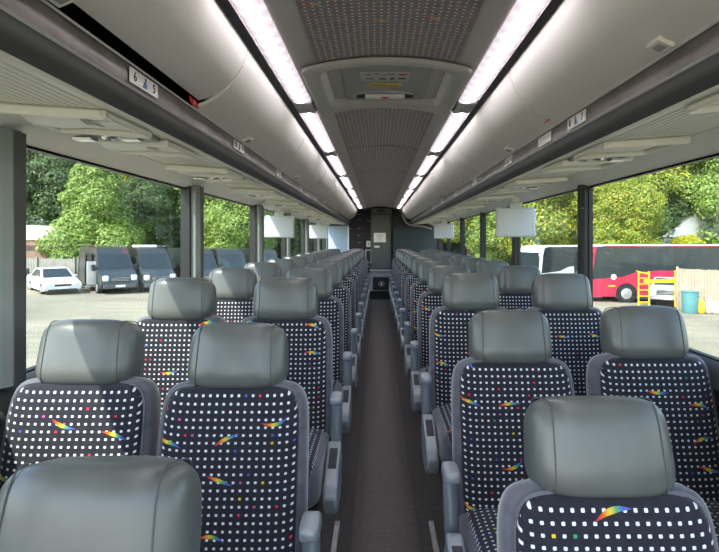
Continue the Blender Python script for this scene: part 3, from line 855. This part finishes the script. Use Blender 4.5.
for i, (px, Y, s_) in enumerate(((-40, 50, 1.2), (60, 72, 1.9), (120, 74, 1.8), (230, 72, 1.7), (330, 68, 1.3), (430, 70, 1.4), (520, 70, 1.6), (600, 68, 1.8), (690, 68, 1.9))):
    tree(['green', 'mixed', 'green', 'mixed', 'dark', 'mixed', 'green', 'mixed', 'green'][i], px, Y, s_, ['leafy tree just outside the near left window edge', 'farthest tall tree over the shed', 'farthest tall tree over the first van', 'farthest tall tree over the third van', 'farthest dark tree near the smaller left monitor', 'farthest tree near the smaller right monitor', 'farthest tree over the larger right monitor', 'farthest tree over the front wheel of the red coach', 'farthest tree over the teal barrel'][i])

def wheel(t, x, y, z, r, w, name='wheel'):
    o = MB().cyl((x-w/2, y, z), (x+w/2, y, z), r, 24).build(name, 'tyre', t)
    sx = 1 if x > 0 else -1
    MB().cyl((x+sx*w*.5, y, z), (x+sx*(w*.5+.02), y, z), r*.62, 20, r*.5).build('hub_cap', 'hub', o)
    return o
def car(px, Y, rz, lab, paint='carwhite'):
    x = CX+(px-378)*Y/F
    t = thing('car', lab, 'car', (x, Y, gz(x)), rz)
    prof = [(0, .30), (-.03, .52), (.06, .68), (.9, .88), (1.05, .92), (3.75, .95), (4.5, .98), (4.62, .85), (4.62, .35), (4.4, .25), (.2, .22)]
    MB().prism(prof, -1, 1, hw=lambda z: .90-.05*max(0, z-.6)).build('body', paint, t)
    cab = [(1.0, .90), (1.85, 1.40), (2.3, 1.46), (3.1, 1.44), (4.1, .96)]
    c = MB().prism(cab, -1, 1, hw=lambda z: .84-.32*max(0, z-.9)).build('roof', paint, t)
    MB().prism([(1.06, .93), (1.86, 1.385), (1.84, 1.40), (1.03, .94)], -1, 1, hw=lambda z: .76-.30*max(0, z-.9)).build('windscreen', 'carglass', c)
    for sx in (-1, 1):
        MB().prism([(1.35, .94), (1.95, 1.34), (3.05, 1.36), (3.8, .96)], 0, 1, hw=lambda z, s=sx: s*(.846-.32*max(0, z-.9))).build('side_window', 'carglass', c)
        MB().sell((sx*.66, .02, .62), (.17, .06, .07), .6, .7, 16, 8).build('headlight', 'lamp', t)
        MB().sell((sx*.98, 1.35, .98), (.09, .06, .06), .6, .6, 12, 8).build('mirror', paint, t)
        for yy in (.85, 3.65): wheel(t, sx*.80, yy, .32, .32, .2)
    MB().box(-.42, .42, -.045, .02, .48, .60, .01).build('grille', 'black', t)
    MB().box(-.26, .26, -.06, -.02, .34, .44, .004).build('number_plate', 'paper', t)
    MB().box(-.7, .7, -.02, .06, .24, .33, .01).build('lower_intake', 'black', t)
    return t
car(63, 29.2, math.radians(44), 'white saloon car parked in front of the grey fence')

def van(px, Y, rz, lab, door=False, rack=False):
    x = CX+(px-378)*Y/F
    t = thing('van', lab, 'van', (x, Y, gz(x)), rz)
    prof = [(.0, .35), (-.05, .60), (.0, 1.02), (.55, 1.28), (.75, 1.40), (1.45, 2.35), (1.75, 2.62), (2.2, 2.70), (6.0, 2.70), (6.1, 2.5), (6.15, .5), (6.0, .32)]
    hw = lambda z: .99-.09*max(0, z-1.2)
    MB().prism(prof, -1, 1, hw=hw).build('body', 'vanpaint', t)
    MB().prism([(.80, 1.42), (1.44, 2.28), (1.42, 2.31), (.76, 1.43)], -1, 1, hw=lambda z: .90-.10*max(0, z-1.2)).build('windscreen', 'carglass', t)
    for sx in (-1, 1):
        hs = lambda z, s=sx: s*(.996-.09*max(0, z-1.2))
        MB().prism([(1.15, 1.42), (1.65, 2.15), (2.1, 2.2), (2.1, 1.42)], 0, 1, hw=hs).build('side_window', 'carglass', t)
        for a in (2.4, 3.7, 4.95): MB().prism([(a, 1.45), (a, 2.2), (a+1.1, 2.2), (a+1.1, 1.45)], 0, 1, hw=hs).build('side_window', 'carglass', t)
        MB().sell((sx*.76, -.0, .93), (.17, .09, .17), .5, .7, 16, 8).build('headlight', 'lamp', t)
        mm = MB().box(sx*1.17-.10, sx*1.17+.10, .85, .97, 1.35, 1.72, .03); mm.box(min(sx*.95, sx*1.1), max(sx*.95, sx*1.1), .88, .94, 1.42, 1.5); mm.build('mirror', 'black', t)
        for yy in (1.0, 4.9): wheel(t, sx*.88, yy, .36, .36, .24)
    gr = MB().box(-.52, .52, -.08, .03, .72, 1.0, .02).build('grille', 'black', t)
    for zz in (.78, .86, .94): MB().box(-.5, .5, -.092, -.08, zz, zz+.02).build('grille_bar', 'hub', gr)
    MB().box(-.9, .9, -.12, .05, .34, .58, .04).build('bumper', 'rail', t)
    MB().box(-.26, .26, -.135, -.12, .42, .54, .003).build('number_plate', 'paper', t)
    if rack: MB().box(-.6, .6, 2.6, 4.0, 2.69, 2.86, .05).build('roof_unit', 'white', t)
    if door:
        MB().box(-1.012, -.95, 2.25, 3.45, .45, 2.3).build('doorway', 'black', t)
        MB().box(-1.10, -1.04, 3.45, 4.7, .45, 2.35, .02).build('sliding_door', 'vanpaint', t)
        MB().box(-1.5, -1.0, 1.05, 1.12, .55, 1.9, .02).build('front_door', 'hub', t)
        MB().box(-1.3, -1.0, 2.3, 3.4, .28, .34, .01).build('side_step', 'hub', t)
    return t
VA = math.radians(41)
van(120, 30.2, VA, 'charcoal van with an open side door beside the white car', True, False)
van(160, 31.6, VA-.03, 'charcoal van with a white roof unit, second from the white car', False, True)
van(207, 32.8, VA-.08, 'charcoal van just right of the second left pillar')
van(238, 34.0, VA-.1, 'dark van in the second left window, farther from the pillar')
van(272, 36.0, VA-.15, 'dark van low behind the larger left monitor')
# grey fence
def fence(p0, p1, h, m, lab, posts=True, bw=.14):
    a, b = Vector((p0[0], p0[1], 0)), Vector((p1[0], p1[1], 0)); L = (b-a).length; rz = math.atan2((b-a).y, (b-a).x)
    t = thing('fence', lab, 'fence', (a.x, a.y, gz(a.x)), rz); sl = (gz(b.x)-gz(a.x))
    m_ = MB(); k = int(L/(bw+.015)); R = random.Random(1)
    for i in range(k):
        x = i*(bw+.015); z = sl*x/L
        m_.box(x, x+bw, -.012, .012, z+.04, z+h+R.uniform(-.02, .02))
    m_.build('boards', m, t)
    for zz in (.3, h-.3):
        MB().add([(0, .012, zz), (L, .012, zz+sl), (L, .06, zz+sl), (0, .06, zz), (0, .012, zz+.09), (L, .012, zz+.09+sl), (L, .06, zz+.09+sl), (0, .06, zz+.09)],
                 [(0, 1, 2, 3), (4, 5, 6, 7), (0, 1, 5, 4), (1, 2, 6, 5), (2, 3, 7, 6), (3, 0, 4, 7)]).build('rail', m, t)
    if posts:
        for i in range(int(L/2.4)+1):
            x = i*2.4; z = sl*x/L; MB().box(x, x+.11, -.12, -.015, z, z+h+.12, .008).build('post', m, t)
    return t
A = at(-40, 262, 34); B = at(84, 262, 34.5)
fence((A[0], A[1]), (B[0], B[1]), 1.75, 'fencegrey', 'weathered grey board fence behind the white car')
for px in (28, 66):
    x = at(px, 270, 33.8)[0]
    tag(MB().sell((x, 33.75, at(px, 272, 33.75)[2]), (.13, .05, .28), .7, .7, 14, 10).build('hanging_bag', 'black'), 'small black bag hanging on the grey fence, %s' % ('left one' if px == 28 else 'right one'), 'bag')
# shed with rounded cream roof
x0 = at(-30, 250, 38.5)[0]; x1 = at(77, 250, 38.5)[0]
t = thing('storage_shed', 'brown shed with rounded cream roof behind the grey fence', 'shed', ((x0+x1)/2, 38.5, gz(x0)))
hw_ = (x1-x0)/2
MB().box(-hw_, hw_, 0, 4, 0, 3.15, .1).build('walls', 'brick', t)
rp = [(-hw_*1.02, 2.5)]+[(-hw_*1.02*math.cos(PI*i/14), 2.55+1.05*abs(math.sin(PI*i/14))**.45) for i in range(15)]+[(hw_*1.02, 2.5)]
rp = [(p, q) for p, q in rp]
MB().prism([(a_, b_+.25) for a_, b_ in rp], -.12, 4.1, 'y').build('roof', 'roofcream', t)
MB().box(-.2, .9, -.03, 0, 2.0, 2.4).build('vent_panel', 'bark', t)

# red coach
def coach(px0, Y, L, H, rz, lab, lower, upper, name='coach', win='carglass'):
    x = CX+(px0-378)*Y/F
    t = thing(name, lab, 'bus', (x, Y, gz(x)), rz)
    # local: length along +x from front (x=0), near side y=-1.28
    prof = [(0.10, .32), (0, .9), (.05, 1.35), (.35, H-.5), (.7, H-.06), (1.2, H), (L-.2, H), (L, H-.3), (L, .4), (L-.2, .32)]
    MB().prism([(p, q) for p, q in prof], -1.27, 1.27, 'y').build('body', lower, t)
    MB().prism([(.66, H-.06), (.9, H+.0), (1.3, H+.05), (L-.3, H+.05), (L-.05, H-.06)], -1.2, 1.2, 'y').build('roof', upper, t)
    for s_ in (-1, 1):
        y = s_*1.275
        MB().prism([(.38, H-.62), (.50, H-.12), (.75, H-.05), (L-.4, H-.05), (L-.4, H*.555), (4.4, H*.555), (3.0, H*.53), (2.1, H*.44), (.20, H*.40)], y-.004, y+.004, 'y').build('window_band', win, t)
        for k in range(1, int(L/1.75)):
            MB().box(k*1.75+.9, k*1.75+.94, y-.007, y+.007, H*.56, H-.25).build('window_divider', 'black', t)
        MB().box(1.3, L-.4, y-.008, y+.008, .62, .65).build('seam_line', 'rail', t)
        for xx in (2.35, L-4.6, L-3.3):
            MB().cyl((xx, s_*1.278, .50), (xx, s_*1.284, .50), .66, 28).build('wheel_arch', 'black', t)
            wl = MB().cyl((xx, s_*1.05, .50), (xx, s_*1.30, .50), .50, 26).build('wheel', 'tyre', t)
            MB().cyl((xx, s_*1.30, .50), (xx, s_*1.325, .50), .34, 22, .28).build('hub_cap', 'hub', wl)
        for k in range(5): MB().box(4.6+k*1.5, 4.61+k*1.5, y-.006, y+.006, .4, 1.35).build('locker_seam', 'rail', t)
    MB().box(-.02, .06, -1.15, 1.15, 1.45, H-.45).build('windscreen', win, t)
    return t
cc = coach(581, 33.9, 13.7, 3.52, 0, 'long red coach with dark windows beyond the right windows', 'redpaint', 'white')
MB().cyl((1.55, -1.29, 1.55), (1.55, -1.28, 1.55), .17, 20).build('round_emblem', 'paper', cc)
MB().box(1.2, 1.65, -1.288, -1.28, .95, 1.02).build('side_mark', 'yellow', cc)
wb = coach(527, 39.5, 9, 3.35, math.radians(28), 'white shuttle bus with big windscreen left of the thick right pillar', 'white', 'white', 'shuttle_bus')

# yellow scaffold
t = thing('scaffold_frame', 'bright yellow scaffold frame standing beside the red coach', 'scaffold', (at(644, 0, 30.4)[0], 30.4, gz(at(644, 0, 30.4)[0])))
def pole(a, b, r=.045, nm='pole', par=None): return MB().cyl(a, b, r, 10).build(nm, 'scaffold', par or t)
pole((-.32, 0, 0), (-.32, 0, 2.1)); pole((.30, 0, 0), (.30, 0, 2.1))
for zz in (.3, .65, 1.0, 1.35, 1.7, 2.0): pole((-.32, 0, zz), (.30, 0, zz), .03, 'rung')
MB().box(.0, 1.95, -.04, .04, 1.42, 1.62, .01).build('platform_rail', 'scaffold', t)
pole((1.82, 0, 0), (1.82, 0, 2.15)); pole((1.98, .1, 0), (1.98, .1, 2.15)); 
for zz in (.5, 1.0): pole((1.82, 0, zz), (1.98, .1, zz), .03, 'rung')
pole((.3, 0, 1.9), (-.45, .0, 2.12), .03, 'brace')

# pickup behind the scaffold
t = thing('pickup_truck', 'white pickup truck nose showing between scaffold and tan fence', 'truck', (at(665, 0, 31.0)[0], 30.7, gz(at(665, 0, 31.0)[0])), math.radians(-33))
MB().prism([(0, .45), (-.03, 1.0), (.1, 1.12), (1.2, 1.20), (1.3, 1.22), (1.9, 1.22), (1.9, .45)], -1, 1, hw=lambda z: .98).build('body', 'carwhite', t)
c = MB().prism([(1.2, 1.18), (1.6, 1.62), (1.9, 1.66), (1.9, 1.18)], -1, 1, hw=lambda z: .92-.2*max(0, z-1.2)).build('cab', 'carwhite', t)
MB().prism([(1.22, 1.22), (1.58, 1.6), (1.56, 1.61), (1.19, 1.23)], -1, 1, hw=lambda z: .84-.2*max(0, z-1.2)).build('windscreen', 'carglass', c)
MB().box(-.6, .6, -.06, .02, .72, .98, .02).build('grille', 'rail', t)
for zz in (.78, .88): MB().box(-.58, .58, -.075, -.06, zz, zz+.03).build('grille_bar', 'hub', t)
MB().box(-.95, .95, -.12, .03, .42, .66, .05).build('bumper', 'hub', t)
MB().box(-.2, .2, -.135, -.12, .46, .6).build('number_plate', 'paper', t)
for sx in (-1, 1):
    MB().box(sx*.8-.15, sx*.8+.15, -.05, .05, .76, .98, .03).build('headlight', 'lamp', t); wheel(t, sx*.84, .95, .38, .38, .26)
# tan fence on the right
A = at(676, 300, 29.3); B = at(800, 300, 27.5)
fence((A[0], A[1]), (B[0], B[1]), 2.35, 'fencetan', 'tan wooden board fence in front of the red coach', True)
bx = at(690, 0, 28.2)
t = thing('barrel', 'teal plastic barrel standing before the tan fence', 'barrel', (bx[0], 28.2, gz(bx[0])))
MB().tube([(0, 0, 0), (0, 0, .04), (0, 0, .6), (0, 0, 1.18), (0, 0, 1.2)], [.36, .38, .40, .42, .42], 24).build('drum', 'tealplastic', t)
MB().tube([(.43*math.cos(2*PI*i/24), .43*math.sin(2*PI*i/24), 1.18) for i in range(24)], .025, 8, closed=True).build('lip', 'tealplastic', t)
t = thing('salt_bag', 'yellow sack leaning right beside the teal barrel', 'sack', (at(701, 0, 28)[0], 28.0, gz(at(701, 0, 28)[0])))
MB().sell((0, 0, .38), (.20, .14, .38), .5, .6, 24, 12, taper=.3).build('sack_body', 'yellow', t); MB().tube([(0, 0, .74), (0, .02, .85)], [.08, .04], 10).build('tied_neck', 'yellow', t)
for i, (px, w, h, rr) in enumerate(((709, .22, .40, .2), (716, .24, .36, -.3), (724, .2, .42, .1))):
    t = thing('rubble_sack', 'lumpy white sack before the tan fence, %s one from the barrel' % ORD[i], 'sack', (at(px, 0, 28-.1*i)[0], 28-.1*i, gz(at(px, 0, 28)[0])), 0, 'white sacks by the fence')
    MB().sell((0, 0, h), (w, .16, h), .6, .7, 24, 12, taper=.35).build('sack_body', 'sack', t); MB().tube([(0, 0, 2*h-.04), (.03, .02, 2*h+.08)], [.07, .04], 10).build('tied_neck', 'sack', t)
# pale house between the trees on the right
hx = at(690, 0, 46)[0]
t = thing('house', 'pale roofed house half hidden in the trees above the red coach', 'house', (hx, 45.5, gz(hx)))
MB().box(-2.6, 2.6, 0, 5, 0, 4.6).build('walls', 'cove', t)
MB().prism([(-3.0, 4.5), (0, 6.4), (3.0, 4.5)], -.3, 5.3, 'y').build('roof', 'hub', t)
for xx in (-1.4, .5): w = MB().box(xx, xx+.9, -.03, 0, 2.9, 4.0).build('window', 'carglass', t)
# overhead cable
t = tag(MB().tube([(at(-60, 0, 43)[0], 43, 3.2), (at(60, 0, 43)[0], 43, 2.8), (at(200, 0, 43)[0], 43, 3.3)], .014, 6).build('utility_cable', 'rail'), 'thin pale cable crossing before the trees on the left', 'cable')
t = tag(MB().tube([(at(590, 0, 42)[0], 42, 3.3), (at(680, 0, 42)[0], 42, 3.1), (at(760, 0, 42)[0], 42, 3.4)], .014, 6).build('utility_cable', 'rail'), 'thin pale cable crossing before the trees on the right', 'cable')

# ------------------------------------------------------------------ light
w = bpy.data.worlds.new('sky'); S.world = w; w.use_nodes = True
nt = w.node_tree; bg = nt.nodes['Background']
sk = nt.nodes.new('ShaderNodeTexSky'); sk.sky_type = 'NISHITA'; sk.sun_disc = False
sun_dir = Vector((-.40, -.50, .74)).normalized()
sk.sun_elevation = math.asin(sun_dir.z); sk.sun_rotation = math.atan2(sun_dir.x, sun_dir.y)
nt.links.new(sk.outputs[0], bg.inputs[0]); bg.inputs[1].default_value = .42
sl = bpy.data.lights.new('sun', 'SUN'); sl.energy = 5.0; sl.angle = math.radians(.5); sl.color = (1, .95, .86)
so = bpy.data.objects.new('sun', sl); COL.objects.link(so); so.rotation_euler = sun_dir.to_track_quat('Z', 'Y').to_euler()
so.location = (-10, -10, 20)

S.view_settings.view_transform = 'Standard'; S.view_settings.look = 'None'
S.view_settings.exposure = .82; S.view_settings.gamma = 1; S.view_settings.use_curve_mapping = False
S.cycles.use_denoising = True
S.cycles.max_bounces = 8; S.cycles.diffuse_bounces = 5; S.cycles.transparent_max_bounces = 12
S.cycles.sample_clamp_indirect = 8; S.cycles.caustics_reflective = False; S.cycles.caustics_refractive = False
